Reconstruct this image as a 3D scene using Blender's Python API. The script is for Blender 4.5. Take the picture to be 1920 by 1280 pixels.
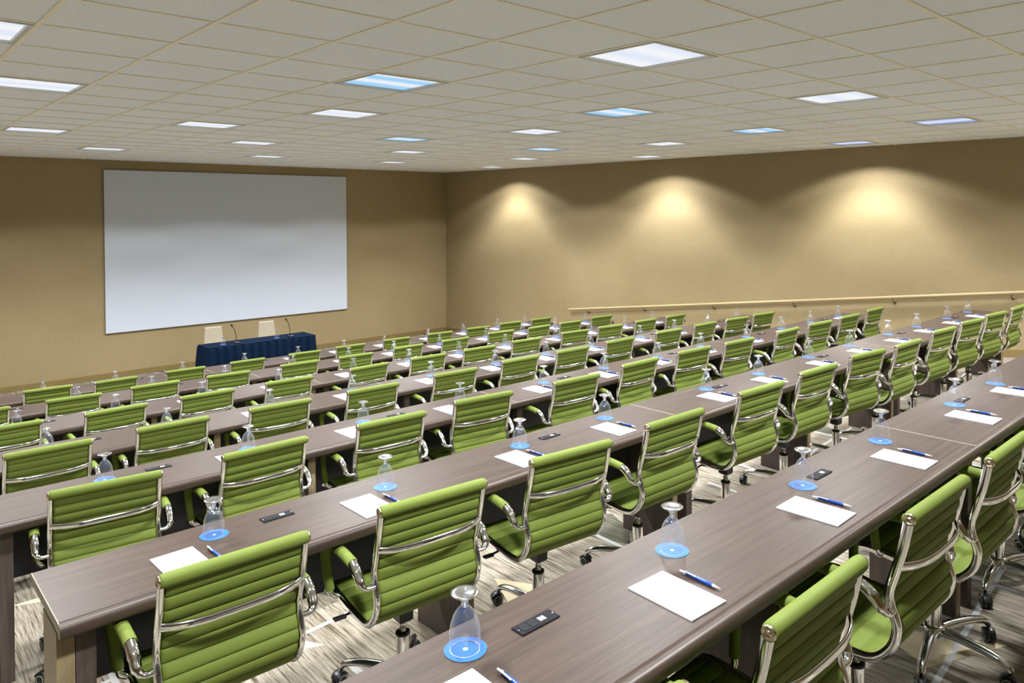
import bpy, math, random
from mathutils import Matrix, Vector

random.seed(7)
SC = bpy.context.scene
COL = SC.collection
for o in list(bpy.data.objects):
    bpy.data.objects.remove(o)

# ------------------------------------------------------------------ camera, world, exposure
EYE_F, EYE_YAW, EYE_PITCH, EYE_ROLL = 1401.42, 0.80350, 0.01752, -0.00298     # focal length in px of a 1920 frame
PX, PY = 1045.63, 415.37                                                     # principal point of the shift lens
F_ = Vector((math.cos(EYE_YAW) * math.cos(EYE_PITCH), math.sin(EYE_YAW) * math.cos(EYE_PITCH), -math.sin(EYE_PITCH)))
R0 = Vector((math.sin(EYE_YAW), -math.cos(EYE_YAW), 0)); U0 = R0.cross(F_)
R_ = R0 * math.cos(EYE_ROLL) + U0 * math.sin(EYE_ROLL); U_ = U0 * math.cos(EYE_ROLL) - R0 * math.sin(EYE_ROLL)
cam = bpy.data.cameras.new('camera'); co = bpy.data.objects.new('camera', cam); COL.objects.link(co)
cam.sensor_fit = 'HORIZONTAL'; cam.sensor_width = 36.0; cam.lens = EYE_F / 1920 * 36
cam.shift_x = (960 - PX) / 1920; cam.shift_y = (PY - 640) / 1920
cam.clip_start = 0.05; cam.clip_end = 100
co.matrix_world = Matrix(((R_.x, U_.x, -F_.x, 0), (R_.y, U_.y, -F_.y, 0), (R_.z, U_.z, -F_.z, 0), (0, 0, 0, 1)))
SC.camera = co

def project(P):
    P = Vector(P); d = P.dot(F_)
    return (PX + EYE_F * P.dot(R_) / d, PY - EYE_F * P.dot(U_) / d, d) if d > 0.05 else (1e6, 1e6, -1)

wd = bpy.data.worlds.new('world'); SC.world = wd; wd.use_nodes = True
wd.node_tree.nodes['Background'].inputs[0].default_value = (0.02, 0.02, 0.02, 1)
SC.view_settings.view_transform = 'Standard'; SC.view_settings.look = 'None'
SC.view_settings.exposure = 1.35; SC.view_settings.gamma = 1.0
SC.view_settings.use_curve_mapping = False
SC.cycles.diffuse_bounces = 8; SC.cycles.max_bounces = 14; SC.cycles.transparent_max_bounces = 24
SC.cycles.caustics_reflective = False; SC.cycles.caustics_refractive = False
SPOT_W = 226.0           # watts of each troffer's downward cone
SPOT_ANGLE = 141.0       # the louvre cuts the light off at this full angle
LENS_E = 0.40             # radiance of the louvre cells seen from below

# ------------------------------------------------------------------ the room's measures (camera = origin)
CEIL = 0.894                      # ceiling above the eye
GX, GY, GS = 2.5436, 2.5133, 0.61  # ceiling grid
XR, YF = 10.914, 15.3233           # right wall, front wall
XL, YB = GX - 9 * GS, GY - 8 * GS  # left wall, back wall
PITCH, RISE = 1.5065, 0.1835       # tier depth and height
DESK1, DBACK1, DDEP = -1.02, 1.4764, 0.4464
FLOOR1 = DESK1 - 0.74              # floor of the nearest tier
FLOOR0 = FLOOR1 - 7 * RISE         # floor in front of the tiers
SEG0, SEGL = 0.445, 3.05           # desk sections
SEATS = [0.886, 1.609, 2.342, 3.084, 3.900, 4.638, 5.358, 6.079, 6.919, 7.650, 8.371, 9.080]

def srgb(r, g, b):
    f = lambda c: (c / 255 / 12.92) if c / 255 <= 0.04045 else ((c / 255 + 0.055) / 1.055) ** 2.4
    return (f(r), f(g), f(b), 1)

# ------------------------------------------------------------------ materials
class NT:
    def __init__(s, name):
        s.m = bpy.data.materials.new(name); s.m.use_nodes = True
        s.t = s.m.node_tree; s.t.nodes.clear()
        s.out = s.n('ShaderNodeOutputMaterial')
    def n(s, typ, **kw):
        x = s.t.nodes.new(typ)
        for k, v in kw.items(): setattr(x, k, v)
        return x
    def l(s, a, b): s.t.links.new(a, b)
    def val(s, sock, v):
        if hasattr(v, 'is_linked'): s.l(v, sock)
        else: sock.default_value = v
    def math(s, op, a, b=0.0, c=None):
        x = s.n('ShaderNodeMath', operation=op)
        s.val(x.inputs[0], a); s.val(x.inputs[1], b)
        if c is not None: s.val(x.inputs[2], c)
        return x.outputs[0]
    def mix(s, fac, a, b):
        x = s.n('ShaderNodeMix', data_type='RGBA')
        s.val(x.inputs[0], fac); s.val(x.inputs[6], a); s.val(x.inputs[7], b)
        return x.outputs[2]
    def coords(s, kind='Object', scale=(1, 1, 1), rot=(0, 0, 0), loc=(0, 0, 0)):
        if kind == 'World': src = s.n('ShaderNodeNewGeometry').outputs['Position']
        else: src = s.n('ShaderNodeTexCoord').outputs[kind]
        mp = s.n('ShaderNodeMapping'); s.l(src, mp.inputs[0])
        mp.inputs['Scale'].default_value = scale; mp.inputs['Rotation'].default_value = rot; mp.inputs['Location'].default_value = loc
        return mp.outputs[0]
    def noise(s, vec, scale, detail=2, rough=0.5):
        x = s.n('ShaderNodeTexNoise'); s.l(vec, x.inputs['Vector'])
        x.inputs['Scale'].default_value = scale; x.inputs['Detail'].default_value = detail
        x.inputs['Roughness'].default_value = rough
        return x.outputs[0]
    def ramp(s, fac, stops):
        x = s.n('ShaderNodeValToRGB'); s.l(fac, x.inputs[0])
        e = x.color_ramp.elements
        e[0].position, e[0].color = stops[0]; e[1].position, e[1].color = stops[-1]
        for p, c in stops[1:-1]:
            k = e.new(p); k.color = c
        return x.outputs[0]
    def bsdf(s, color, rough=0.5, metal=0.0, bump=None, bstr=0.2, bdist=0.002, spec=None, trans=None, ior=None, sheen=None):
        b = s.n('ShaderNodeBsdfPrincipled'); s.val(b.inputs['Base Color'], color)
        s.val(b.inputs['Roughness'], rough); s.val(b.inputs['Metallic'], metal)
        if spec is not None: s.val(b.inputs['Specular IOR Level'], spec)
        if trans is not None: s.val(b.inputs['Transmission Weight'], trans)
        if ior is not None: s.val(b.inputs['IOR'], ior)
        if sheen is not None: s.val(b.inputs['Sheen Weight'], sheen)
        if bump is not None:
            k = s.n('ShaderNodeBump'); s.l(bump, k.inputs['Height'])
            k.inputs['Strength'].default_value = bstr; k.inputs['Distance'].default_value = bdist
            s.l(k.outputs[0], b.inputs['Normal'])
        s.l(b.outputs[0], s.out.inputs[0])
        return s.m

def plain(name, c, rough=0.5, metal=0.0, grain=0.06, scale=60, **kw):
    t = NT(name); nz = t.noise(t.coords(), scale, 2)
    lo = tuple(x * (1 - grain) for x in c[:3]) + (1,); hi = tuple(min(1, x * (1 + grain)) for x in c[:3]) + (1,)
    return t.bsdf(t.mix(nz, lo, hi), rough, metal, **kw)

def wood_mat(name, dark, light, rough, sc=(0.9, 26, 26)):
    t = NT(name); v = t.coords('Object', sc)
    info = t.n('ShaderNodeObjectInfo')
    add = t.n('ShaderNodeVectorMath', operation='ADD'); t.l(v, add.inputs[0])
    cm = t.n('ShaderNodeCombineXYZ'); t.l(t.math('MULTIPLY', info.outputs['Random'], 40), cm.inputs[0]); t.l(t.math('MULTIPLY', info.outputs['Random'], 17), cm.inputs[1])
    t.l(cm.outputs[0], add.inputs[1])
    n1 = t.noise(add.outputs[0], 1.6, 6, 0.65); n2 = t.noise(add.outputs[0], 7.0, 3, 0.6)
    f = t.math('ADD', t.math('MULTIPLY', n1, 0.65), t.math('MULTIPLY', n2, 0.35))
    c = t.ramp(f, [(0.36, dark), (0.52, tuple((a + b) / 2 for a, b in zip(dark, light))), (0.66, light)])
    return t.bsdf(c, rough, bump=n2, bstr=0.05, bdist=0.0005, spec=0.3)

M = {}
M['wood'] = wood_mat('wood_laminate', srgb(48, 36, 30), srgb(76, 62, 53), 0.42)
M['gable'] = wood_mat('gable_laminate', srgb(66, 56, 52), srgb(92, 80, 73), 0.45, (26, 26, 0.9))
M['edge'] = wood_mat('pale_edge_band', srgb(126, 110, 80), srgb(150, 134, 102), 0.45, (26, 26, 0.9))
M['trim'] = plain('pale_trim', srgb(150, 138, 118), 0.5)
M['modesty'] = plain('dark_modesty', srgb(44, 44, 52), 0.5)

def fabric(name, c):
    t = NT(name); v = t.coords('Object'); fine = t.noise(v, 700, 2); big = t.noise(v, 9, 2)
    lo = tuple(x * 0.84 for x in c[:3]) + (1,); hi = tuple(x * 1.12 for x in c[:3]) + (1,)
    return t.bsdf(t.mix(t.math('ADD', t.math('MULTIPLY', fine, .5), t.math('MULTIPLY', big, .5)), lo, hi), 0.66, bump=fine, bstr=0.25, bdist=0.0006, spec=0.2)
M['green'] = fabric('lime_green_upholstery', srgb(102, 116, 48))
M['chrome'] = plain('polished_chrome', (0.80, 0.80, 0.80, 1), 0.09, 1.0, 0.02)
M['alu'] = plain('polished_aluminium', (0.70, 0.71, 0.73, 1), 0.16, 1.0, 0.03)
M['cap'] = plain('end_cap_metal', (0.66, 0.56, 0.42, 1), 0.25, 1.0, 0.05)
M['black'] = plain('black_plastic', (0.012, 0.012, 0.014, 1), 0.38)
M['ring'] = plain('grey_wheel_ring', srgb(150, 165, 135), 0.45)
M['paper'] = plain('white_paper', srgb(178, 178, 183), 0.7, 0, 0.01)
M['ink'] = plain('grey_print', srgb(160, 163, 172), 0.7)
M['blue'] = plain('blue_card', srgb(3, 88, 164), 0.5, 0, 0.03)
M['penblue'] = plain('blue_plastic', srgb(14, 62, 142), 0.3)
M['white'] = plain('white_plastic', srgb(196, 198, 201), 0.35, 0, 0.01)
M['navy_plate'] = plain('dark_outlet_plate', srgb(9, 10, 18), 0.6, spec=0.2)
M['socket'] = plain('socket_grey', srgb(26, 27, 30), 0.6, spec=0.2)
M['navy'] = plain('navy_cloth', srgb(6, 24, 46), 0.85, 0, 0.1, 300, spec=0.1)
M['cream'] = plain('cream_vinyl', srgb(168, 157, 138), 0.55, 0, 0.03)
M['rail'] = plain('cream_painted_rail', srgb(170, 152, 112), 0.45, 0, 0.03)
M['bracket'] = plain('rail_bracket', srgb(120, 104, 70), 0.4, 0.6)
M['bboard'] = plain('olive_vinyl_base', srgb(126, 107, 64), 0.5, 0, 0.04)
M['grid'] = plain('cream_grid_metal', srgb(244, 239, 222), 0.5, 0, 0.02)
M['frame'] = plain('light_frame_enamel', srgb(196, 196, 190), 0.4, 0, 0.02)
M['board'] = plain('white_screen_fabric', srgb(198, 206, 220), 0.75, 0, 0.01)
M['screenedge'] = plain('screen_edge', srgb(120, 116, 110), 0.5)

def wall_mat():
    t = NT('tan_woven_wallcovering'); 
    a = t.noise(t.coords('World', (2.0, 2.0, 90)), 3, 4, 0.6); b = t.noise(t.coords('World', (90, 90, 2.0)), 3, 4, 0.6)
    big = t.noise(t.coords('World'), 0.7, 3)
    f = t.math('ADD', t.math('MULTIPLY', t.math('ADD', a, b), 0.36), t.math('MULTIPLY', big, 0.28))
    c = t.ramp(f, [(0.38, srgb(142, 125, 90)), (0.62, srgb(161, 144, 110))])
    return t.bsdf(c, 0.6, bump=t.math('ADD', a, b), bstr=0.15, bdist=0.001, spec=0.3)
M['wall'] = wall_mat()

def tile_mat():
    t = NT('mineral_ceiling_tile'); v = t.coords('World')
    sp = t.noise(v, 150, 3, 0.7); big = t.noise(v, 2.0, 1)
    c = t.ramp(sp, [(0.30, srgb(160, 162, 170)), (0.40, srgb(238, 243, 252)), (0.8, srgb(243, 248, 254))])
    return t.bsdf(c, 0.9, bump=sp, bstr=0.3, bdist=0.001, spec=0.1)
M['tile'] = tile_mat()
M['plenum'] = plain('dark_reveal', srgb(74, 68, 56), 0.9)

def carpet_mat():
    t = NT('streaked_angular_carpet')
    v1 = t.coords('World', (75, 2.6, 8), (0, 0, math.radians(7)))
    s1 = t.noise(v1, 1.0, 4, 0.7); s2 = t.noise(t.coords('World', (170, 9, 8), (0, 0, math.radians(7))), 1.0, 2)
    big = t.noise(t.coords('World'), 1.1, 2)
    f = t.math('ADD', t.math('MULTIPLY', s1, 0.6), t.math('MULTIPLY', s2, 0.4))
    base = t.ramp(f, [(0.40, srgb(48, 43, 36)), (0.45, srgb(118, 110, 99)), (0.60, srgb(164, 157, 146))])
    base = t.mix(t.math('MULTIPLY', big, 0.4), base, srgb(140, 128, 100))
    sx = t.n('ShaderNodeSeparateXYZ'); t.l(t.coords('World', (0.78, 0.78, 0.78), (0, 0, math.radians(24)), (0.35, 0.42, 0)), sx.inputs[0])
    fx = t.math('FRACT', sx.outputs[0]); fy = t.math('FRACT', sx.outputs[1])
    def lt(a, b): return t.math('LESS_THAN', a, b)
    def an(a, b): return t.math('MULTIPLY', a, b)
    cream = an(lt(t.math('ADD', fx, t.math('MULTIPLY', fy, 1.3)), 0.62), an(lt(0.14, fx), lt(0.12, fy)))
    dark = an(lt(1.25, t.math('ADD', fx, fy)), an(lt(fx, 0.86), lt(fy, 0.8)))
    line1 = lt(t.math('ABSOLUTE', t.math('SUBTRACT', fy, t.math('MULTIPLY', fx, 0.55))), 0.011)
    line2 = lt(t.math('ABSOLUTE', t.math('SUBTRACT', t.math('ADD', fx, t.math('MULTIPLY', fy, 0.4)), 0.93)), 0.012)
    c = t.mix(t.math('MULTIPLY', dark, 0.75), base, srgb(58, 64, 52))
    c = t.mix(t.math('MULTIPLY', cream, 0.88), c, srgb(206, 192, 158))
    c = t.mix(t.math('MULTIPLY', t.math('MAXIMUM', line1, line2), 0.8), c, srgb(190, 191, 192))
    return t.bsdf(c, 0.95, bump=s2, bstr=0.4, bdist=0.003, spec=0.1)
M['carpet'] = carpet_mat()

def thin_glass():
    t = NT('thin_hazed_glass')
    lw = t.n('ShaderNodeLayerWeight'); lw.inputs[0].default_value = 0.35
    fac = t.math('ADD', t.math('MULTIPLY', t.math('POWER', lw.outputs['Facing'], 2.2), 0.9), 0.06)
    tr = t.n('ShaderNodeBsdfTransparent'); tr.inputs[0].default_value = (0.975, 0.98, 0.978, 1)
    gl = t.n('ShaderNodeBsdfGlossy'); gl.inputs['Roughness'].default_value = 0.03; gl.inputs[0].default_value = (0.95, 0.96, 0.97, 1)
    mx = t.n('ShaderNodeMixShader'); t.l(fac, mx.inputs[0]); t.l(tr.outputs[0], mx.inputs[1]); t.l(gl.outputs[0], mx.inputs[2])
    df = t.n('ShaderNodeBsdfDiffuse'); df.inputs[0].default_value = (0.85, 0.87, 0.88, 1)  # white haze painted into the bowl, thicker at its edges, for bright reflections
    m2 = t.n('ShaderNodeMixShader'); t.l(t.math('MULTIPLY_ADD', t.math('POWER', lw.outputs['Facing'], 2.0), 0.20, 0.028), m2.inputs[0]); t.l(mx.outputs[0], m2.inputs[1]); t.l(df.outputs[0], m2.inputs[2])
    t.l(m2.outputs[0], t.out.inputs[0])
    return t.m
M['glass'] = thin_glass()
def solid_glass():
    t = NT('solid_clear_glass')
    g = t.n('ShaderNodeBsdfGlass'); g.inputs['Roughness'].default_value = 0.02; g.inputs['IOR'].default_value = 1.42; g.inputs[0].default_value = (0.98, 0.99, 0.985, 1)
    gl = t.n('ShaderNodeBsdfGlossy'); gl.inputs['Roughness'].default_value = 0.18; gl.inputs[0].default_value = (0.97, 0.98, 0.99, 1)
    mx = t.n('ShaderNodeMixShader'); mx.inputs[0].default_value = 0.5; t.l(g.outputs[0], mx.inputs[1]); t.l(gl.outputs[0], mx.inputs[2])
    t.l(mx.outputs[0], t.out.inputs[0])
    return t.m
M['sglass'] = solid_glass()
def rim_glass():
    t = NT('whitened_glass_rim')
    tr = t.n('ShaderNodeBsdfTransparent'); df = t.n('ShaderNodeBsdfDiffuse'); df.inputs[0].default_value = (0.75, 0.78, 0.8, 1)  # diffuse white paints the rim's bright glint into its colour
    gl = t.n('ShaderNodeBsdfGlossy'); gl.inputs['Roughness'].default_value = 0.1
    m1 = t.n('ShaderNodeMixShader'); m1.inputs[0].default_value = 0.45; t.l(df.outputs[0], m1.inputs[1]); t.l(gl.outputs[0], m1.inputs[2])
    m2 = t.n('ShaderNodeMixShader'); m2.inputs[0].default_value = 0.55; t.l(tr.outputs[0], m2.inputs[1]); t.l(m1.outputs[0], m2.inputs[2])
    t.l(m2.outputs[0], t.out.inputs[0]); return t.m
M['rimglass'] = rim_glass()

def lens_mat(name, ca, cb, axis):
    t = NT(name); v = t.coords('Object')
    sx = t.n('ShaderNodeSeparateXYZ'); t.l(v, sx.inputs[0])
    tube = t.math('SINE', t.math('MULTIPLY', sx.outputs[axis], 2 * math.pi / 0.28))
    f = t.math('MULTIPLY_ADD', tube, 0.5, 0.5)
    cell = t.math('MULTIPLY', t.math('SINE', t.math('MULTIPLY', sx.outputs[0], 300)), t.math('SINE', t.math('MULTIPLY', sx.outputs[1], 300)))
    k = t.math('MULTIPLY_ADD', t.math('GREATER_THAN', cell, 0.35), -0.28, 1.0)
    cc = t.n('ShaderNodeVectorMath', operation='SCALE'); t.l(t.mix(f, ca, cb), cc.inputs[0]); t.l(k, cc.inputs[3])
    em = t.n('ShaderNodeEmission'); t.l(cc.outputs[0], em.inputs[0]); em.inputs[1].default_value = LENS_E
    t.l(em.outputs[0], t.out.inputs[0])
    return t.m
LENS = [lens_mat('lens_white', (0.95, 0.97, 1.0, 1), (0.80, 0.86, 1.0, 1), 1),
        lens_mat('lens_cool', (0.34, 0.68, 1.0, 1), (0.92, 0.93, 1.0, 1), 1),
        lens_mat('lens_blue', (0.42, 0.52, 0.92, 1), (0.85, 0.9, 1.0, 1), 0)]

# ------------------------------------------------------------------ mesh builder
class MB:
    def __init__(s): s.v = []; s.f = []; s.mi = []; s.sm = []
    def add(s, vs, fs, mi=0, smooth=False):
        b = len(s.v); s.v += [tuple(v) for v in vs]
        for f in fs: s.f.append(tuple(b + i for i in f)); s.mi.append(mi); s.sm.append(smooth)
    def box(s, x0, x1, y0, y1, z0, z1, mi=0, bev=0.0):
        if bev <= 0:
            s.add([(x0,y0,z0),(x1,y0,z0),(x1,y1,z0),(x0,y1,z0),(x0,y0,z1),(x1,y0,z1),(x1,y1,z1),(x0,y1,z1)],
                  [(0,3,2,1),(4,5,6,7),(0,1,5,4),(1,2,6,5),(2,3,7,6),(3,0,4,7)], mi); return
        b = bev; r0 = [(x0+b,y0+b),(x1-b,y0+b),(x1-b,y1-b),(x0+b,y1-b)]; r1 = [(x0,y0),(x1,y0),(x1,y1),(x0,y1)]
        vs = [(x,y,z0) for x,y in r0] + [(x,y,z0+b) for x,y in r1] + [(x,y,z1-b) for x,y in r1] + [(x,y,z1) for x,y in r0]
        fs = [(3,2,1,0),(12,13,14,15)]
        for k in range(3):
            for i in range(4):
                j = (i+1) % 4; fs.append((k*4+i, k*4+j, k*4+4+j, k*4+4+i))
        s.add(vs, fs, mi)
    def lathe(s, prof, n=20, mi=0, smooth=True, c=(0,0,0), axis='z', closed=False):
        vs = []
        for r, h in prof:
            for k in range(n):
                a = 2*math.pi*k/n; p = (r*math.cos(a), r*math.sin(a), h)
                if axis == 'x': p = (p[2], p[0], p[1])
                elif axis == 'y': p = (p[1], p[2], p[0])
                vs.append((p[0]+c[0], p[1]+c[1], p[2]+c[2]))
        fs = [(i*n+k, i*n+(k+1) % n, (i+1)*n+(k+1) % n, (i+1)*n+k) for i in range(len(prof)-1) for k in range(n)]
        s.add(vs, fs, mi, smooth)
    def disc(s, r, h, n=20, mi=0, c=(0,0,0), flip=False):
        vs = [(c[0]+r*math.cos(2*math.pi*k/n), c[1]+r*math.sin(2*math.pi*k/n), c[2]+h) for k in range(n)]
        s.add(vs, [tuple(range(n))[::-1] if flip else tuple(range(n))], mi)
    def tube(s, path, rad, n=8, mi=0, caps=True, flat=None):
        # path of points, rad a number or list (or (a,b) pairs for an oval section; flat fixes the b axis)
        pts = [Vector(p) for p in path]; m = len(pts)
        rr = rad if isinstance(rad, list) else [rad]*m
        vs = []; up = None
        for i in range(m):
            t = (pts[min(i+1, m-1)] - pts[max(i-1, 0)]).normalized()
            if flat is not None: a = (Vector(flat) - t*t.dot(Vector(flat))).normalized()
            else:
                ref = up if up is not None else (Vector((0,0,1)) if abs(t.z) < 0.9 else Vector((1,0,0)))
                a = (ref - t*t.dot(ref)).normalized(); up = a
            b = t.cross(a); r = rr[i]; ra, rb = (r, r) if not isinstance(r, tuple) else r
            for k in range(n):
                q = 2*math.pi*(k+0.5)/n
                vs.append(pts[i] + a*(ra*math.cos(q)) + b*(rb*math.sin(q)))
        fs = [(i*n+k, i*n+(k+1) % n, (i+1)*n+(k+1) % n, (i+1)*n+k) for i in range(m-1) for k in range(n)]
        s.add(vs, fs, mi, True)
        if caps:
            s.add(vs[:n], [tuple(range(n))[::-1]], mi); s.add(vs[-n:], [tuple(range(n))], mi)
    def prism(s, sec, x0, x1, mi=0, mie=None, smooth=False):
        # (y,z) section swept along x
        n = len(sec); vs = [(x0, y, z) for y, z in sec] + [(x1, y, z) for y, z in sec]
        s.add(vs, [(i, (i+1) % n, n+(i+1) % n, n+i) for i in range(n)], mi, smooth)
        e = mi if mie is None else mie
        s.add([(x0, y, z) for y, z in sec], [tuple(range(n))[::-1]], e); s.add([(x1, y, z) for y, z in sec], [tuple(range(n))], e)
    def mesh(s, name, mats):
        me = bpy.data.meshes.new(name); me.from_pydata(s.v, [], s.f); me.update()
        for m in (mats if isinstance(mats, (list, tuple)) else [mats]): me.materials.append(m)
        me.polygons.foreach_set('material_index', s.mi); me.polygons.foreach_set('use_smooth', s.sm)
        return me
    def obj(s, name, mats, parent=None, loc=(0,0,0), rot=(0,0,0)):
        return mk(name, s.mesh(name, mats), parent, loc, rot)

def mk(name, me, parent=None, loc=(0,0,0), rot=(0,0,0)):
    o = bpy.data.objects.new(name, me); COL.objects.link(o)
    o.location = loc; o.rotation_euler = rot
    if parent is not None: o.parent = parent
    return o
def tag(o, label, cat, group=None):
    o['label'] = label; o['category'] = cat
    if group: o['group'] = group
    return o
def thing(name, label, cat, loc=(0,0,0), rotz=0.0, group=None):
    return tag(mk(name, None, None, loc, (0,0,rotz)), label, cat, group)
def struct(o):
    o['kind'] = 'structure'; return o
def copy_tree(o, parent=None, skip=()):
    c = o.copy(); COL.objects.link(c)
    if parent is not None: c.parent = parent
    for ch in KIDS.get(o.name, []):
        if ch.name.split('.')[0] in skip: continue
        copy_tree(ch, c, skip)
    return c
KIDS = {}
def index_kids(o):
    KIDS[o.name] = list(o.children)
    for c in o.children: index_kids(c)
def spline(P, per=6):
    P = [Vector(p) for p in P]; out = []
    for i in range(len(P)-1):
        p0, p1, p2, p3 = P[max(i-1,0)], P[i], P[i+1], P[min(i+2, len(P)-1)]
        for k in range(per):
            t = k/per
            out.append(0.5*((2*p1) + (p2-p0)*t + (2*p0-5*p1+4*p2-p3)*t*t + (3*p1-p0-3*p2+p3)*t**3))
    out.append(P[-1]); return out

ORD = ['first', 'second', 'third', 'fourth', 'fifth', 'sixth', 'seventh', 'eighth', 'ninth', 'tenth', 'eleventh', 'twelfth']
ROWN = {1: 'nearest row', 2: 'second-nearest row', 3: 'third-nearest row', 4: 'fourth-nearest row', 5: 'third-farthest row', 6: 'second-farthest row', 7: 'farthest row'}
def zdesk(r): return DESK1 - RISE*(r-1)
def zfloor(r): return FLOOR1 - RISE*(r-1)
def yback(r): return DBACK1 + PITCH*(r-1)

# ================================================================== the shell
XT = SEG0 + 3*SEGL + 0.06           # right end of the tiers, where the ramp begins
def edge_y(r): return yback(r) + 0.42   # where tier r drops to tier r+1
b = MB(); b.box(XL, XR, edge_y(7), YF, FLOOR0-0.1, FLOOR0)
floor = struct(b.obj('floor', M['carpet']))
for r in range(1, 8):
    b = MB(); b.box(XL, XT, YB if r == 1 else edge_y(r-1), edge_y(r), FLOOR0-0.1, zfloor(r))
    b.obj('tier_platform', M['carpet'], floor)
def zramp(y): return max(FLOOR0, -1.95 - RISE/PITCH*(y-2.93))
yr1 = 2.93 + (-1.95-FLOOR0)/(RISE/PITCH)
b = MB(); y0 = 2.93-(FLOOR1+1.95)/(RISE/PITCH)
b.add([(XT,YB,FLOOR1),(XR,YB,FLOOR1),(XR,y0,FLOOR1),(XT,y0,FLOOR1),(XT,yr1,FLOOR0+.001),(XR,yr1,FLOOR0+.001),
       (XT,YB,FLOOR0-.1),(XR,YB,FLOOR0-.1),(XR,yr1,FLOOR0-.1),(XT,yr1,FLOOR0-.1)],
      [(0,1,2,3),(3,2,5,4),(0,6,7,1),(1,7,8,5,2),(4,5,8,9),(0,3,4,9,6),(6,9,8,7)])
b.obj('ramp', M['carpet'], floor)

H1 = CEIL + 0.06
def wallbox(name, *a):
    q = MB(); q.box(*a); return struct(q.obj(name, M['wall']))
wallbox('wall_front', XL-.1, XR+.1, YF, YF+.1, FLOOR0-.1, H1)
wallbox('wall_right', XR, XR+.1, YB-.1, YF, FLOOR0-.1, H1)
wallbox('wall_left', XL-.1, XL, YB-.1, YF, FLOOR0-.1, H1)
wallbox('wall_back', XL, XR, YB-.1, YB, FLOOR0-.1, H1)
b = MB(); b.box(XL, XR, YF-.012, YF, FLOOR0, FLOOR0+.10, 0, .003); struct(b.obj('baseboard_front', M['bboard']))
b = MB()
def slope_strip(bm, ya, yb, za0, za1, zb0, zb1, x0, x1):
    bm.add([(x0,ya,za0),(x1,ya,za0),(x1,yb,zb0),(x0,yb,zb0),(x0,ya,za1),(x1,ya,za1),(x1,yb,zb1),(x0,yb,zb1)],
           [(0,3,2,1),(4,5,6,7),(0,1,5,4),(1,2,6,5),(2,3,7,6),(3,0,4,7)])
slope_strip(b, YB, y0, FLOOR1, FLOOR1+.1, FLOOR1, FLOOR1+.1, XR-.012, XR)
slope_strip(b, y0, yr1, FLOOR1, FLOOR1+.1, FLOOR0, FLOOR0+.1, XR-.012, XR)
slope_strip(b, yr1, YF-.012, FLOOR0, FLOOR0+.1, FLOOR0, FLOOR0+.1, XR-.012, XR)
struct(b.obj('baseboard_right', M['bboard']))

# ceiling: backing, tiles, grid bars
b = MB(); b.box(XL-.1, XR+.1, YB-.1, YF+.1, CEIL+.055, CEIL+.10)
ceiling = struct(b.obj('ceiling', M['plenum']))
LIGHTS = []
for j, iss in ((-3, (-4, 0, 4, 8, 12)), (0, (-3, 1, 5, 9)), (3, (-4, 0, 4, 8, 12)), (6, (-3, 1, 5, 9)),
               (9, (-4, 0, 4, 8, 12)), (12, (-6, -2, 2, 6, 10)), (16, (-4, 0, 4, 8, 12))):
    LIGHTS += [(i, j) for i in iss]
cells = []
TW = GS - 0.005
for i in range(-9, 14):
    for j in range(-8, 21):
        if (i, j) in LIGHTS: continue
        w = min(GX+(i+1)*GS, XR) - (GX+i*GS)
        cx, cy = GX+i*GS+w/2, GY+(j+.5)*GS
        u, v, d = project((cx, cy, CEIL))
        vis = d > 0 and -60 < u < 1980 and -40 < v < 700
        cells.append((0 if vis else 1, d if d > 0 else 99, i, j, cx, cy, w))
cells.sort()
def tile_mesh(w):
    q = MB(); q.box(-w/2+.0025, w/2-.0025, -TW/2, TW/2, 0, .014); return q.mesh('ceiling_tile', M['tile'])
TM = {}
for c in cells[:300]:
    k = round(c[6], 3)
    if k not in TM: TM[k] = tile_mesh(c[6])
    mk('ceiling_tile', TM[k], ceiling, (c[4], c[5], CEIL+.005))
b = MB()
for c in cells[300:]:
    b.box(c[4]-c[6]/2+.0025, c[4]+c[6]/2-.0025, c[5]-TW/2, c[5]+TW/2, CEIL+.005, CEIL+.019)
o = b.obj('far_ceiling_tiles', M['tile'], ceiling); o['kind'] = 'stuff'
q = MB(); q.box(-.012, .012, YB, YF, 0, .004); gy_mesh = q.mesh('grid_bar', M['grid'])
for i in range(-8, 14): mk('grid_bar', gy_mesh, ceiling, (GX+i*GS, 0, CEIL))
q = MB(); q.box(XL, XR, -.012, .012, 0.0002, .0042); gx_mesh = q.mesh('grid_cross_bar', M['grid'])
for j in range(-7, 21): mk('grid_cross_bar', gx_mesh, ceiling, (0, GY+j*GS, CEIL))

# ------------------------------------------------------------------ ceiling lights
LROW = {-3: 'row just behind the camera', 0: 'nearest row of lights', 3: 'second row of lights', 6: 'third row of lights',
        9: 'fourth row of lights', 12: 'fifth row of lights', 16: 'farthest row of lights'}
q = MB(); h = GS/2 - .013; w_ = .022
for a in ((-h, h, -h, -h+w_), (-h, h, h-w_, h), (-h, -h+w_, -h+w_, h-w_), (h-w_, h, -h+w_, h-w_)):
    q.box(a[0], a[1], a[2], a[3], -.004, .030)
frame_me = q.mesh('frame', M['frame'])
lens_me = []
for m in LENS:
    q = MB(); q.box(-h+w_, h-w_, -h+w_, h-w_, .012, .020); lens_me.append(q.mesh('lens', m))
spot = bpy.data.lights.new('troffer_light', 'SPOT')
spot.energy = SPOT_W; spot.spot_size = math.radians(SPOT_ANGLE); spot.spot_blend = 0.16; spot.shadow_soft_size = 0.14; spot.color = (0.965, 0.985, 1.0)
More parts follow.
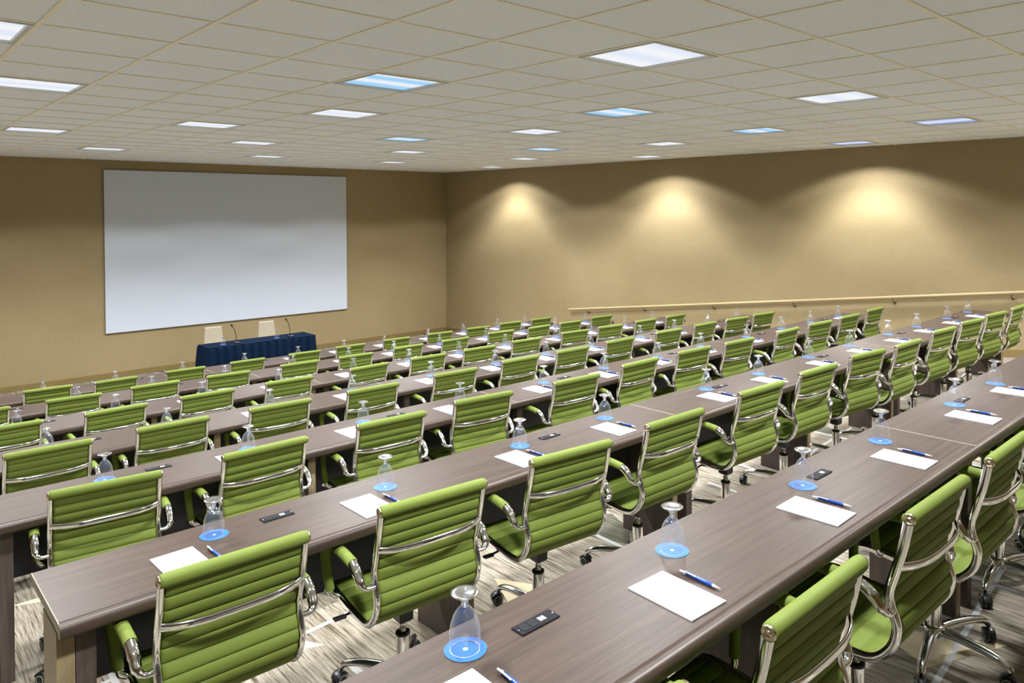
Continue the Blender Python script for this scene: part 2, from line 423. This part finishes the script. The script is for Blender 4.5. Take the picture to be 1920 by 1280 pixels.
# batwing distribution of a louvred troffer: weakest straight down
spot.use_nodes = True; lt_ = spot.node_tree; em_ = lt_.nodes['Emission']
tc_ = lt_.nodes.new('ShaderNodeTexCoord'); sp_ = lt_.nodes.new('ShaderNodeSeparateXYZ'); lt_.links.new(tc_.outputs['Normal'], sp_.inputs[0])
ab_ = lt_.nodes.new('ShaderNodeMath'); ab_.operation = 'ABSOLUTE'; lt_.links.new(sp_.outputs[2], ab_.inputs[0])
ma_ = lt_.nodes.new('ShaderNodeValToRGB'); lt_.links.new(ab_.outputs[0], ma_.inputs[0])
RAMP_ = ((0.34, 0.28), (0.52, 0.27), (0.62, 0.55), (0.75, 1.10), (1.0, 0.60))
while len(ma_.color_ramp.elements) < len(RAMP_): ma_.color_ramp.elements.new(0.5)
for e_, (p_, v_) in zip(ma_.color_ramp.elements, RAMP_): e_.position = p_
for e_, (p_, v_) in zip(ma_.color_ramp.elements, RAMP_): e_.color = (min(1.0, v_/1.1), min(1.0, v_/1.1), min(1.0, v_/1.1), 1)
lt_.links.new(ma_.outputs[0], em_.inputs[1])
for i, j in LIGHTS:
    n = [a for a, bb in LIGHTS if bb == j].index(i)
    t = thing('ceiling_light', 'square recessed ceiling light, %s from the left in the %s' % (ORD[n], LROW[j]), 'ceiling light',
              (GX+(i+.5)*GS, GY+(j+.5)*GS, CEIL), 0, 'recessed ceiling lights')
    mk('frame', frame_me, t)
    kind = {(0, 3): 1, (4, 9): 1, (8, 3): 1, (4, 3): 1, (9, 0): 2, (12, 3): 2, (8, 9): 1}.get((i, j), 0)
    mk('lens', lens_me[kind], t)
    s = mk('lamp', spot, t, (0, 0, -.012))

# ------------------------------------------------------------------ projection screen
b = MB(); b.box(3.452, 8.195, YF-.030, YF-.002, -2.228, .719, 0, .002)
scr = thing('projection_screen', 'large white projection screen fixed flat on the front wall', 'screen', (0, 0, 0))
b.obj('surface', M['board'], scr)
b = MB()
for a in ((3.447, 8.200, -2.233, -2.228), (3.447, 8.200, .719, .724), (3.447, 3.452, -2.228, .719), (8.195, 8.200, -2.228, .719)):
    b.box(a[0], a[1], YF-.034, YF-.001, a[2], a[3])
b.obj('border', M['screenedge'], scr)

# ------------------------------------------------------------------ handrail
rt = thing('handrail', 'cream handrail sloping along the right wall', 'handrail', (XR, 0, 0))
def zrail(y): return -1.1 - RISE/PITCH*(y-2.85)
yA, yB_ = 10.91, 0.6
b = MB(); b.tube([(-.075, yA, zrail(yA)), (-.075, yB_, zrail(yB_)), (-.075, -1.2, zrail(yB_))], .024, 12); b.obj('rail', M['rail'], rt)
b = MB(); b.tube([(0, 0, -.075), (-.045, 0, -.075), (-.068, 0, -.058), (-.075, 0, -.022)], .008, 8); b.lathe([(.0, 0), (.022, 0), (.022, .008), (0, .008)], 12, c=(-.008, 0, -.075), axis='x')
br_me = b.mesh('bracket', M['bracket'])
for y in (10.40, 8.94, 7.41, 5.90, 4.35, 2.85, 1.35): mk('bracket', br_me, rt, (0, y, zrail(y)))

# ================================================================== desks
def desk_proto():
    t = thing('training_table', '', 'table')
    sec = [(DDEP, -.032), (DDEP, 0), (.017, 0), (.010, -.0016), (.0045, -.0055), (.0015, -.011), (0, -.018), (0, -.034), (.002, -.039), (.006, -.0415), (.012, -.043), (.034, -.043), (.034, -.032)]
    q = MB(); q.prism(sec[:2] + [(.034, 0), (.034, -.032)], .0012, SEGL-.0012, 0, 1); q.obj('tabletop', [M['wood'], M['edge']], t)
    for x0, x1 in ((.0010, .0034), (SEGL-.0034, SEGL-.0010)):
        q = MB(); q.box(x0, x1, .018, DDEP+.0002, -.031, .0006); q.obj('end_trim', M['trim'], t)
    nose = [(.034, -.0002)] + [(.017, -.0002)] + sec[3:12]
    q = MB(); q.prism(nose, .0012, SEGL-.0012, 0, 1, True)
    for k in range(len(q.f)-2, len(q.f)): q.sm[k] = False
    q.obj('front_edge', [M['wood'], M['edge']], t)
    def gable(x0, x1, band='edge'):
        g = MB(); g.box(x0, x1, .072, DDEP-.004, -.74, -.0325); go = g.obj('gable_leg', M['gable'], t)
        g = MB(); g.box(x0, x1, .066, .0718, -.74, -.0435); g.obj('edge_band', M[band], go)
    gable(.052, .106, 'gable'); gable(SEGL/2-.022, SEGL/2+.022); gable(SEGL-.075, SEGL-.035)
    # the panel is notched by the middle gable
    q = MB(); q.box(.104, SEGL/2-.0225, DDEP-.060, DDEP-.042, -.40, -.0325); q.obj('modesty_panel', M['modesty'], t)
    q = MB(); q.box(SEGL/2+.0225, SEGL-.0755, DDEP-.060, DDEP-.042, -.40, -.0325); q.obj('modesty_panel', M['modesty'], t)
    for x in (.780, 2.245):
        q = MB(); q.box(x-.062, x+.062, DDEP-.147, DDEP-.103, .0003, .0045, 0, .0015)
        pm = q.obj('power_outlet', M['navy_plate'], t)
        for dx in (-.038, -.012):
            q = MB(); q.box(x+dx-.011, x+dx+.011, DDEP-.139, DDEP-.111, .0046, .0054)
            for sx in (-.005, .005): q.box(x+dx+sx-.001, x+dx+sx+.001, DDEP-.129, DDEP-.121, .0055, .0060)
            q.obj('socket', M['socket'], pm)
        for dx in (.013, .024):
            q = MB(); q.box(x+dx-.004, x+dx+.004, DDEP-.134, DDEP-.117, .0046, .0056); q.obj('usb_port', M['white'], pm)
        q = MB(); 
        for dx in (-.056, .056): q.lathe([(.0022, .0046), (.0018, .0054), (.0001, .0056)], 8, c=(x+dx, DDEP-.125, 0))
        q.obj('screws', M['alu'], pm)
    return t
desk0 = desk_proto(); index_kids(desk0)
q = MB(); q.box(.003, .050, .066, DDEP-.19, -.74, -.0435); endl_me = q.mesh('end_panel', M['edge'])
q = MB(); q.box(SEGL-.033, SEGL-.003, .066, DDEP-.19, -.74, -.0435); endr_me = q.mesh('end_panel', M['edge'])
first = True
for r in range(1, 8):
    for sgm in range(3):
        if r == 1 and sgm == 2: continue
        d = desk0 if first else copy_tree(desk0); first = False
        d.location = (SEG0+sgm*SEGL, yback(r)-DDEP, zdesk(r))
        tag(d, 'long grey-brown wood-grain table, %s section of the %s' % (('left', 'middle', 'right')[sgm], ROWN[r]), 'table', 'training tables')
        if sgm == 0: mk('end_panel', endl_me, d)
        if sgm == 2: mk('end_panel', endr_me, d)

# ================================================================== chairs
PROF = [(-.252, .876), (-.236, .790), (-.214, .710), (-.196, .645), (-.201, .602), (-.213, .572), (-.219, .540), (-.208, .494), (-.180, .454), (-.145, .429), (-.09, .421), (0, .426), (.10, .436), (.17, .441), (.21, .433), (.232, .412)]
prof = [(p.x, p.y) for p in spline([(y, z, 0) for y, z in PROF], 8)]
# arclength
SL = [0]
for k in range(1, len(prof)): SL.append(SL[-1] + math.hypot(prof[k][0]-prof[k-1][0], prof[k][1]-prof[k-1][1]))
def at(s):
    s = max(0, min(SL[-1]-1e-6, s)); k = max(i for i in range(len(SL)) if SL[i] <= s); k = min(k, len(SL)-2)
    t = (s-SL[k])/(SL[k+1]-SL[k]); a, c = prof[k], prof[k+1]
    dy, dz = c[0]-a[0], c[1]-a[1]; L = math.hypot(dy, dz)
    return a[0]+dy*t, a[1]+dz*t, -dz/L, dy/L      # position and the normal on the sitting side (+y / +z)
RIBF = [0.0, .035, .09, .18, .32, .5, .68, .82, .91, .965]
def sling(s0, s1, ribs):
    q = MB(); xs = [-.2045, -.2015, -.19, -.1, 0, .1, .19, .2015, .2045]; ed = [0.0, .75, 1, 1, 1, 1, 1, .75, 0.0]
    pos = [(k+f, f) for k in range(ribs) for f in RIBF] + [(ribs, 0.0)]
    N = len(pos)-1; rows = []
    for kk, ph in pos:
        s = s0+(s1-s0)*kk/ribs; y, z, ny, nz = at(s)
        pf = (math.sin(math.pi*ph))**0.42 if 0 < ph < 1 else 0.0
        th = .0018 + .0098*pf
        fr = [(x, y+ny*th*(.25+.75*e), z+nz*th*(.25+.75*e)) for x, e in zip(xs, ed)]
        bk = [(x, y-ny*th*(.25+.75*e), z-nz*th*(.25+.75*e)) for x, e in zip(xs, ed)]
        rows.append(fr + bk[::-1])
    m = len(rows[0]); vs = [v for rw in rows for v in rw]
    fs = [(i*m+k, i*m+(k+1) % m, (i+1)*m+(k+1) % m, (i+1)*m+k) for i in range(N) for k in range(m)]
    fs += [tuple(range(m))[::-1], tuple(N*m+k for k in range(m))]
    q.add(vs, fs, 0, True); return q
def make_chair():
    t = thing('swivel_chair', '', 'chair')
    sb = SL[-1]*.47
    sling(.012, sb, 9).obj('backrest', M['green'], t)
    sling(sb+.001, SL[-1]-.002, 8).obj('seat', M['green'], t)
    q = MB(); q.lathe([(.001, -.2215), (.017, -.2215), (.0205, -.216), (.0215, -.20), (.0215, .20), (.0205, .216), (.017, .2215), (.001, .2215)], 18, c=(0, -.256, .8755), axis='x')
    roll = q.obj('top_roll', M['green'], t)
    for sx in (-1, 1):
        q = MB(); q.lathe([(.0001, .2265*sx), (.006, .2265*sx), (.0065, .2245*sx), (.011, .2245*sx), (.0125, .2275*sx), (.017, .2265*sx), (.0175, .2216*sx)], 16, c=(0, -.256, .8755), axis='x')
        q.obj('end_cap', M['cap'], roll)
    for sx in (-1, 1):
        pts = [(sx*.2155, y, z) for y, z in prof[2::2]]
        q = MB(); q.tube(pts, [(.0115, .0150)]*len(pts), 8, flat=(1, 0, 0)); q.obj('side_rail', M['chrome'], t)
    # bowed back bar
    y, z, _, _ = at(.150); pts = []
    for k in range(17):
        x = -.215+.43*k/16; e = 1-abs(x/.215)**3.5
        pts.append((x, y-.010-.042*e, z-.004*e))
    q = MB(); q.tube(pts, [(.0135, .0050)]*17, 8, flat=(0, 0, 1)); q.obj('back_bar', M['chrome'], t)
    for sx in (-1, 1):
        cuff = spline([(sx*.222, -.206, .594), (sx*.250, -.207, .596), (sx*.266, -.196, .612), (sx*.268, -.165, .648), (sx*.268, -.135, .664)], 5)
        rad = [(.0085, .013)]*7 + [(.011, .015)]*3 + [(.0155, .0175)]*4 + [(.0185, .0195)]*7
        q = MB(); q.tube(cuff, rad[:len(cuff)], 10); q.obj('arm_bracket', M['chrome'], t)
        pad = spline([(sx*.268, -.136, .6645), (sx*.268, -.06, .672), (sx*.268, .03, .674), (sx*.268, .085, .668), (sx*.267, .118, .640), (sx*.263, .128, .590), (sx*.255, .128, .520), (sx*.247, .124, .462)], 4)
        q = MB(); q.tube(pad, [(.0185, .0205)]*(len(pad)-9) + [(.0165, .0185)]*9, 10); q.obj('armrest', M['green'], t)
        foot = [(sx*.247, .124, .462), (sx*.243, .121, .445), (sx*.222, .118, .432)]
        q = MB(); q.tube(foot, .0125, 8); q.obj('arm_foot', M['chrome'], t)
    q = MB(); q.box(-.065, .065, -.075, .095, .385, .412, 0, .008); q.box(-.030, .030, -.032, .032, .305, .386, 0, .010)
    q.box(-.205, -.064, .005, .030, .398, .408); q.box(.064, .205, .005, .030, .398, .408)
    q.obj('tilt_mechanism', M['black'], t)
    q = MB(); q.tube([(-.06, .055, .392), (-.17, .055, .385), (-.225, .055, .378)], .005, 6); q.box(-.262, -.215, .043, .067, .371, .382, 0, .003); q.obj('height_lever', M['black'], t)
    q = MB(); q.lathe([(.0135, .306), (.0135, .262), (.026, .260), (.0275, .252), (.0275, .120)], 18); li = q.obj('gas_lift', M['chrome'], t)
    q = MB(); q.lathe([(.0278, .252), (.0290, .255), (.0290, .262), (.0240, .265), (.0138, .2655)], 18); q.obj('collar', M['black'], li)
    q = MB(); q.lathe([(.026, .124), (.040, .122), (.043, .112), (.041, .082), (.030, .074), (.0001, .074)], 20); q.obj('base_hub', M['alu'], t)
    lp = [(.030, .103), (.09, .108), (.16, .107), (.22, .101), (.262, .089), (.281, .070)]
    lp = spline([(x, 0, z) for x, z in lp], 3)
    lr = [(.018-.006*k/(len(lp)-1), .024-.010*k/(len(lp)-1)) for k in range(len(lp))]
    q = MB(); q.tube(lp, lr, 8, flat=(0, 0, 1)); leg_me = q.mesh('base_leg', M['alu'])
    q = MB()
    q.lathe([(.006, .052), (.006, .068)], 8)
    for sy in (-1, 1):
        q.lathe([(.0001, .005*sy), (.022, .005*sy), (.0265, .008*sy), (.0265, .018*sy), (.022, .0215*sy), (.0001, .0215*sy)], 16, c=(.008, 0, .0265), axis='y')
    hood = [(.008+.031*math.cos(a), 0, .0265+.031*math.sin(a)) for a in [math.radians(20+k*17) for k in range(9)]]
    q.tube(hood, [(.021, .0025)]*9, 8, flat=(0, 1, 0))
    wheel_me = q.mesh('caster', M['black'])
    q = MB()
    for sy in (-1, 1):
        q.lathe([(.0165, .0216*sy), (.0170, .0226*sy), (.0195, .0226*sy), (.0200, .0216*sy)], 16, c=(.008, 0, .0265), axis='y')
    ring_me = q.mesh('wheel_ring', M['ring'])
    for k in range(5):
        a = math.radians(90+72*k+20)
        mk('base_leg', leg_me, t, (0, 0, 0), (0, 0, a))
        c = mk('caster', wheel_me, t, (.281*math.cos(a), .281*math.sin(a), 0), (0, 0, a+math.radians(35+50*k)))
        mk('wheel_ring', ring_me, c)
    return t
chair0 = make_chair(); index_kids(chair0)

# how far each chair stands off its place (x, y in m; turn in degrees), read from the photograph
JIT = {(1, 1): (-0.004, -0.01, 0.3), (1, 2): (0.06, 0.005, -0.5), (2, 0): (-0.009, -0.002, -1.3), (2, 1): (-0.009, -0.023, -4.3), (2, 2): (-0.015, -0.028, -6.0), (2, 3): (-0.035, -0.025, -1.4), (2, 4): (0.021, 0.002, -2.3), (2, 5): (0.008, 0.015, -2.4), (2, 6): (0.06, 0.014, -6.0), (2, 7): (-0.058, -0.031, -0.9), (2, 8): (-0.014, 0.003, -3.9), (2, 9): (-0.017, -0.001, -6.0), (2, 10): (-0.044, -0.009, -6.0), (2, 11): (-0.06, -0.016, -0.1), (3, 0): (0.01, 0.035, -6.0), (3, 1): (-0.011, 0.035, 0.9), (3, 2): (0.022, 0.027, -2.6), (3, 3): (0.003, 0.05, -6.0), (3, 4): (-0.014, -0.008, -2.3), (3, 5): (0.023, 0.048, 0.6), (3, 6): (0.06, 0.05, -2.9), (3, 7): (0.002, 0.012, -2.6), (3, 8): (0.017, 0.003, 1.9), (3, 9): (0.006, 0.001, -4.5), (3, 10): (-0.003, 0.007, -1.0), (3, 11): (0.057, 0.047, 0.2), (4, 0): (0.014, -0.0, -0.4), (4, 1): (-0.004, 0.023, -0.8), (4, 2): (-0.012, -0.008, -2.5), (4, 3): (-0.006, -0.028, -2.1), (4, 4): (-0.009, -0.021, -1.8), (4, 5): (0.029, 0.008, -1.7), (4, 6): (-0.001, -0.006, -1.1), (4, 7): (0.023, 0.013, -0.5), (4, 8): (0.06, 0.019, -3.3), (4, 9): (0.06, 0.027, -0.5), (4, 10): (0.031, -0.002, -6.0), (4, 11): (-0.052, -0.014, -5.5), (5, 1): (-0.014, -0.029, 2.7), (5, 2): (-0.023, -0.017, 0.1), (5, 3): (-0.016, -0.018, -2.4), (5, 4): (0.001, 0.001, 2.3), (5, 5): (0.004, -0.0, -2.0), (5, 6): (-0.013, -0.004, -1.9), (5, 7): (0.017, 0.012, -3.4), (5, 8): (0.055, 0.032, -6.0), (5, 9): (-0.025, -0.005, -6.0), (5, 10): (-0.004, -0.002, -1.8), (5, 11): (-0.034, -0.015, -1.0), (6, 1): (0.009, 0.001, -2.0), (6, 2): (0.0, 0.034, -1.4), (6, 3): (-0.007, -0.004, -5.2), (6, 4): (-0.022, -0.001, -2.7), (6, 5): (-0.06, -0.038, -1.6), (6, 6): (-0.006, 0.018, 0.7), (6, 7): (0.028, 0.013, -0.1), (6, 8): (0.06, 0.05, -6.0), (6, 9): (0.005, 0.002, 0.9), (6, 10): (-0.03, -0.007, -3.5), (6, 11): (0.06, 0.05, -6.0), (7, 1): (0.06, 0.011, -2.6), (7, 2): (-0.03, -0.039, 1.7), (7, 3): (0.013, -0.013, -2.4), (7, 4): (-0.049, -0.014, -0.9), (7, 5): (0.006, -0.022, -3.7), (7, 6): (-0.01, 0.006, -2.3), (7, 7): (0.06, 0.025, -4.5), (7, 8): (0.007, 0.005, -5.5), (7, 9): (0.036, 0.007, -4.2), (7, 10): (0.051, 0.028, -6.0), (7, 11): (0.029, -0.005, -3.7)}
first = True; rb = random.Random(11)
for r in range(1, 8):
    for s in range(12):
        if r == 1 and s > 5: continue
        c = chair0 if first else copy_tree(chair0, skip=() if r < 4 else ('wheel_ring',)); first = False
        dx, dy, rz = JIT.get((r, s), (0, 0, 0))
        c.location = (SEATS[s]+dx, DBACK1-.6583+.254+PITCH*(r-1)+dy, zfloor(r)); c.rotation_euler = (0, 0, math.radians(rz))
        tw = rb.uniform(-.25, .25) if r < 3 else rb.uniform(0, 6.28)      # bases and casters stand turned at random
        if c is not chair0:
            for k in c.children:
                nm = k.name.split('.')[0]
                if nm == 'base_leg': k.rotation_euler = (0, 0, k.rotation_euler.z+tw)
                elif nm == 'caster':
                    a = math.atan2(k.location.y, k.location.x)+tw
                    k.location = (.281*math.cos(a), .281*math.sin(a), 0); k.rotation_euler = (0, 0, k.rotation_euler.z+tw+rb.uniform(-1, 1))
        tag(c, 'lime green ribbed swivel chair, %s seat from the left, %s' % (ORD[s], ROWN[r]), 'chair', 'green swivel chairs')

# ================================================================== table settings
def make_glass():
    t = thing('water_glass', '', 'glass')
    bowl = [(.0340, .0008), (.0352, .010), (.0362, .026), (.0358, .042), (.0335, .060), (.0285, .076), (.0215, .089), (.0140, .098), (.0092, .103)]
    inner = [(r_-.0016, z_) for r_, z_ in bowl[:-1]][::-1]
    q = MB(); q.lathe(bowl, 28); q.obj('bowl', M['glass'], t)
    stem = [(.0001, .096), (.0092, .1031), (.0082, .108), (.0085, .114), (.0110, .119), (.0190, .1245), (.0285, .1285), (.0325, .1315), (.0330, .1335), (.0315, .1350), (.0200, .1340), (.0080, .1325), (.0001, .1320)]
    q = MB(); q.lathe(stem, 28); q.obj('stem_and_foot', M['sglass'], t)
    q = MB(); q.lathe([(.0352, .0006), (.0352, .0016), (.0334, .0016), (.0334, .0006), (.0352, .0006)], 28); q.obj('rim', M['rimglass'], t)
    return t
glass0 = make_glass(); index_kids(glass0)
def make_coaster():
    t = thing('coaster', '', 'coaster')
    q = MB(); q.lathe([(.0001, 0), (.0502, 0), (.0502, .0012)], 36, 0); q.obj('rim', M['white'], t)
    q = MB(); q.disc(.0498, .0013, 36); q.obj('face', M['blue'], t)
    q = MB(); q.disc(.0062, .0015, 16)
    q.obj('printed_emblem', M['white'], t)
    q = MB()
    for k in range(5):
        a = math.radians(72*k+90); q.lathe([(.0001, .0016), (.0011, .0016)], 8, smooth=False, c=(.0034*math.cos(a), .0034*math.sin(a), 0))
    q.obj('emblem_dots', M['blue'], t)
    return t
coaster0 = make_coaster(); index_kids(coaster0)
def make_pad():
    t = thing('note_pad', '', 'note pad')
    q = MB(); q.box(-.0708, .0708, -.108, .108, 0, .0032); q.obj('sheets', M['paper'], t)
    q = MB(); q.box(-.0708, .0708, -.1081, .108, .0033, .0036); q.obj('top_sheet', M['paper'], t)
    q = MB(); x = .022
    for w in (.004, .003, .005, .002, .004, .003, .004):
        q.box(x, x+w, -.097, -.0952, .0037, .00375); x += w+.0012
    q.obj('printed_name', M['ink'], t)
    return t
pad0 = make_pad(); index_kids(pad0)
def make_pen():
    t = thing('ballpoint_pen', '', 'pen'); c = (0, 0, .0058)
    q = MB(); q.lathe([(.0045, -.043), (.0056, -.040), (.0058, -.020), (.0054, -.002)], 12, axis='y', c=c); q.obj('grip', M['penblue'], t)
    q = MB(); q.lathe([(.0001, -.0695), (.0009, -.068), (.0014, -.064), (.0032, -.055), (.0046, -.0431)], 12, axis='y', c=c); q.obj('tip', M['white'], t)
    q = MB(); q.lathe([(.0054, -.0018), (.0052, .020), (.0048, .046)], 12, axis='y', c=c); q.obj('barrel', M['penblue'], t)
    q = MB(); q.lathe([(.0048, .0462), (.0046, .054), (.0030, .056), (.0030, .066), (.0022, .0685), (.0001, .069)], 12, axis='y', c=c); q.obj('push_button', M['white'], t)
    q = MB(); q.tube([(-.004, .052, .0102), (-.005, .046, .0120), (-.0052, .020, .0118), (-.0050, .010, .0108)], [(.0010, .0024)]*4, 8, flat=(0, 0, 1)); q.obj('clip', M['white'], t)
    return t
pen0 = make_pen(); index_kids(pen0)

# coaster centres of the two nearest rows; farther rows wander about the same spot
CO = {1: [(1.033, 1.383), (1.777, 1.356), (2.538, 1.340), (3.266, 1.361), (4.141, 1.345), (4.801, 1.342)],
      2: [(.988, 2.859), (1.693, 2.835), (2.477, 2.849), (3.154, 2.886), (4.143, 2.879), (4.794, 2.876), (5.609, 2.915), (6.339, 2.910), (7.159, 2.915), (7.819, 2.900), (8.641, 2.886), (9.328, 2.900)]}
PD = {1: [(.925, 1.205), (1.578, 1.190), (2.355, 1.196), (3.095, 1.195), (3.955, 1.200), (4.65, 1.20)],
      2: [(.829, 2.70), (1.534, 2.70), (2.348, 2.70), (3.029, 2.71), (4.010, 2.705), (4.656, 2.71), (5.442, 2.71), (6.140, 2.71)]}
used = set()
def put(proto, key, loc, rz, label, cat, group):
    o = proto if key not in used else copy_tree(proto); used.add(key)
    o.location = loc; o.rotation_euler = (0, 0, rz); tag(o, label, cat, group); return o
rg = random.Random(3)
for r in range(1, 8):
    for s in range(12):
        if r == 1 and s > 5: continue
        z = zdesk(r); where = '%s seat from the left, %s' % (ORD[s], ROWN[r])
        cx, cy = CO[r][s] if r in CO else (SEATS[s]+.115+rg.uniform(-.03, .03), yback(r)-.125+rg.uniform(-.02, .02))
        px, py = PD[r][s] if r in PD and s < len(PD[r]) else (SEATS[s]-.045+rg.uniform(-.02, .02), yback(r)-.278+rg.uniform(-.01, .01))
        rz = math.radians(rg.uniform(-2.5, 2.5))
        put(coaster0, 'c', (cx, cy, z+.0004), math.radians(rg.uniform(0, 60)), 'round blue coaster with white emblem, ' + where, 'coaster', 'blue coasters')
        put(glass0, 'g', (cx+rg.uniform(-.003, .003), cy+rg.uniform(-.003, .003), z+.0012), 0, 'upside-down stemmed water glass, ' + where, 'glass', 'upturned water glasses')
        put(pad0, 'p', (px, py, z+.0003), rz, 'white paper note pad, ' + where, 'note pad', 'note pads')
        put(pen0, 'n', (px+.105, py-.006+rg.uniform(-.006, .006), z+.0001), rz+math.radians(rg.uniform(-3, 3)), 'blue and white ballpoint pen, ' + where, 'pen', 'ballpoint pens')

# ================================================================== the stage table
TX0, TX1, TY0, TY1, TZ = 4.385, 6.262, 12.88, 13.355, FLOOR0+.75
t = thing('presenter_table', 'skirted navy blue table below the projection screen', 'table', (TX0, TY0, FLOOR0))
LX, LY = TX1-TX0, TY1-TY0
b = MB(); b.box(-.004, LX+.004, -.004, LY+.004, .735, .752, 0, .006); b.obj('table_cover', M['navy'], t)
# pleated skirt: a zig-zag wall with thickness, flaring to the floor
per = []
def run(ax, ay, bx, by):
    L = math.hypot(bx-ax, by-ay); n = int(L/.016)
    for k in range(n): per.append((ax+(bx-ax)*k/n, ay+(by-ay)*k/n, (by-ay)/L, -(bx-ax)/L))
run(0, 0, LX, 0); run(LX, 0, LX, LY); run(LX, LY, 0, LY); run(0, LY, 0, 0)
N = len(per); vs = []
lev = [(.7345, .004, .05), (.70, .010, .5), (.5, .022, .8), (.25, .034, 1.0), (.004, .046, 1.15)]
for zz, fl, am in lev:
    for k, (x, y, nx, ny) in enumerate(per):
        ph = (k % 9)/9.0; d = fl + am*.030*(1-2*abs(ph-.35)/.65 if ph > .35 else ph/.35*2-1)
        vs.append((x+nx*d, y+ny*d, zz))
b = MB(); b.add(vs, [(l*N+k, l*N+(k+1) % N, (l+1)*N+(k+1) % N, (l+1)*N+k) for l in range(len(lev)-1) for k in range(N)], 0, False)
sk = b.obj('pleated_skirt', M['navy'], t); so = sk.modifiers.new('cloth', 'SOLIDIFY'); so.thickness = .003; so.offset = -1
for x in (.06, LX-.06):
    for y in (.06, LY-.06):
        b = MB(); b.tube([(x, y, .0), (x, y, .735)], .014, 8); b.obj('leg', M['black'], t)

def stage_chair(x, label):
    c = thing('banquet_chair', label, 'chair', (x, 13.66, FLOOR0), 0, 'cream chairs behind the navy table')
    b = MB(); b.box(-.21, .21, -.20, .22, .43, .485, 0, .015); b.obj('seat', M['cream'], c)
    b = MB()
    sec = [(.200, .47), (.245, .47), (.285, .925), (.275, .942), (.255, .942), (.245, .928)]
    wb = [(-.165, .165)]
    vs = []; n = len(sec)
    for sx in (-1, 1):
        for yy, zz in sec: vs.append((sx*(.185-.045*(zz-.47)/.47), yy, zz))
    b.add(vs, [(i, (i+1) % n, n+(i+1) % n, n+i) for i in range(n)] + [tuple(range(n))[::-1], tuple(range(n, 2*n))])
    b.obj('backrest', M['cream'], c)
    for sx in (-1, 1):
        for y0_, y1_ in ((-.17, -.19), (.20, .27)):
            b = MB(); b.tube([(sx*.18, y0_, .44), (sx*.185, y1_, .0)], .011, 8); b.obj('leg', M['chrome'], c)
stage_chair(4.83, 'cream-backed chair at the left of the navy table'); stage_chair(5.79, 'cream-backed chair at the right of the navy table')

def microphone(x, side):
    m = thing('gooseneck_microphone', 'black gooseneck microphone at the %s of the navy table' % side, 'microphone', (x, 13.02, TZ+.002), 0, 'table microphones')
    b = MB(); b.box(-.045, .045, -.055, .055, 0, .024, 0, .008); b.obj('base', M['black'], m)
    b = MB(); b.tube(spline([(0, .02, .022), (-.004, .02, .12), (-.03, .015, .23), (-.075, 0, .305)], 4), .0055, 8); b.obj('neck', M['black'], m)
    b = MB(); b.tube([(-.070, .002, .297), (-.080, -.002, .312), (-.095, -.008, .330), (-.100, -.010, .336)], [.010, .015, .015, .008], 10); b.obj('capsule', M['black'], m)
microphone(4.905, 'left'); microphone(5.86, 'right')
for x, side in ((4.69, 'left'), (5.62, 'right')):
    put(coaster0, 'c', (x, 13.06, TZ+.0024), 0, 'blue coaster at the %s of the navy table' % side, 'coaster', 'blue coasters')
    put(glass0, 'g', (x, 13.06, TZ+.0036), 0, 'upside-down water glass at the %s of the navy table' % side, 'glass', 'upturned water glasses')
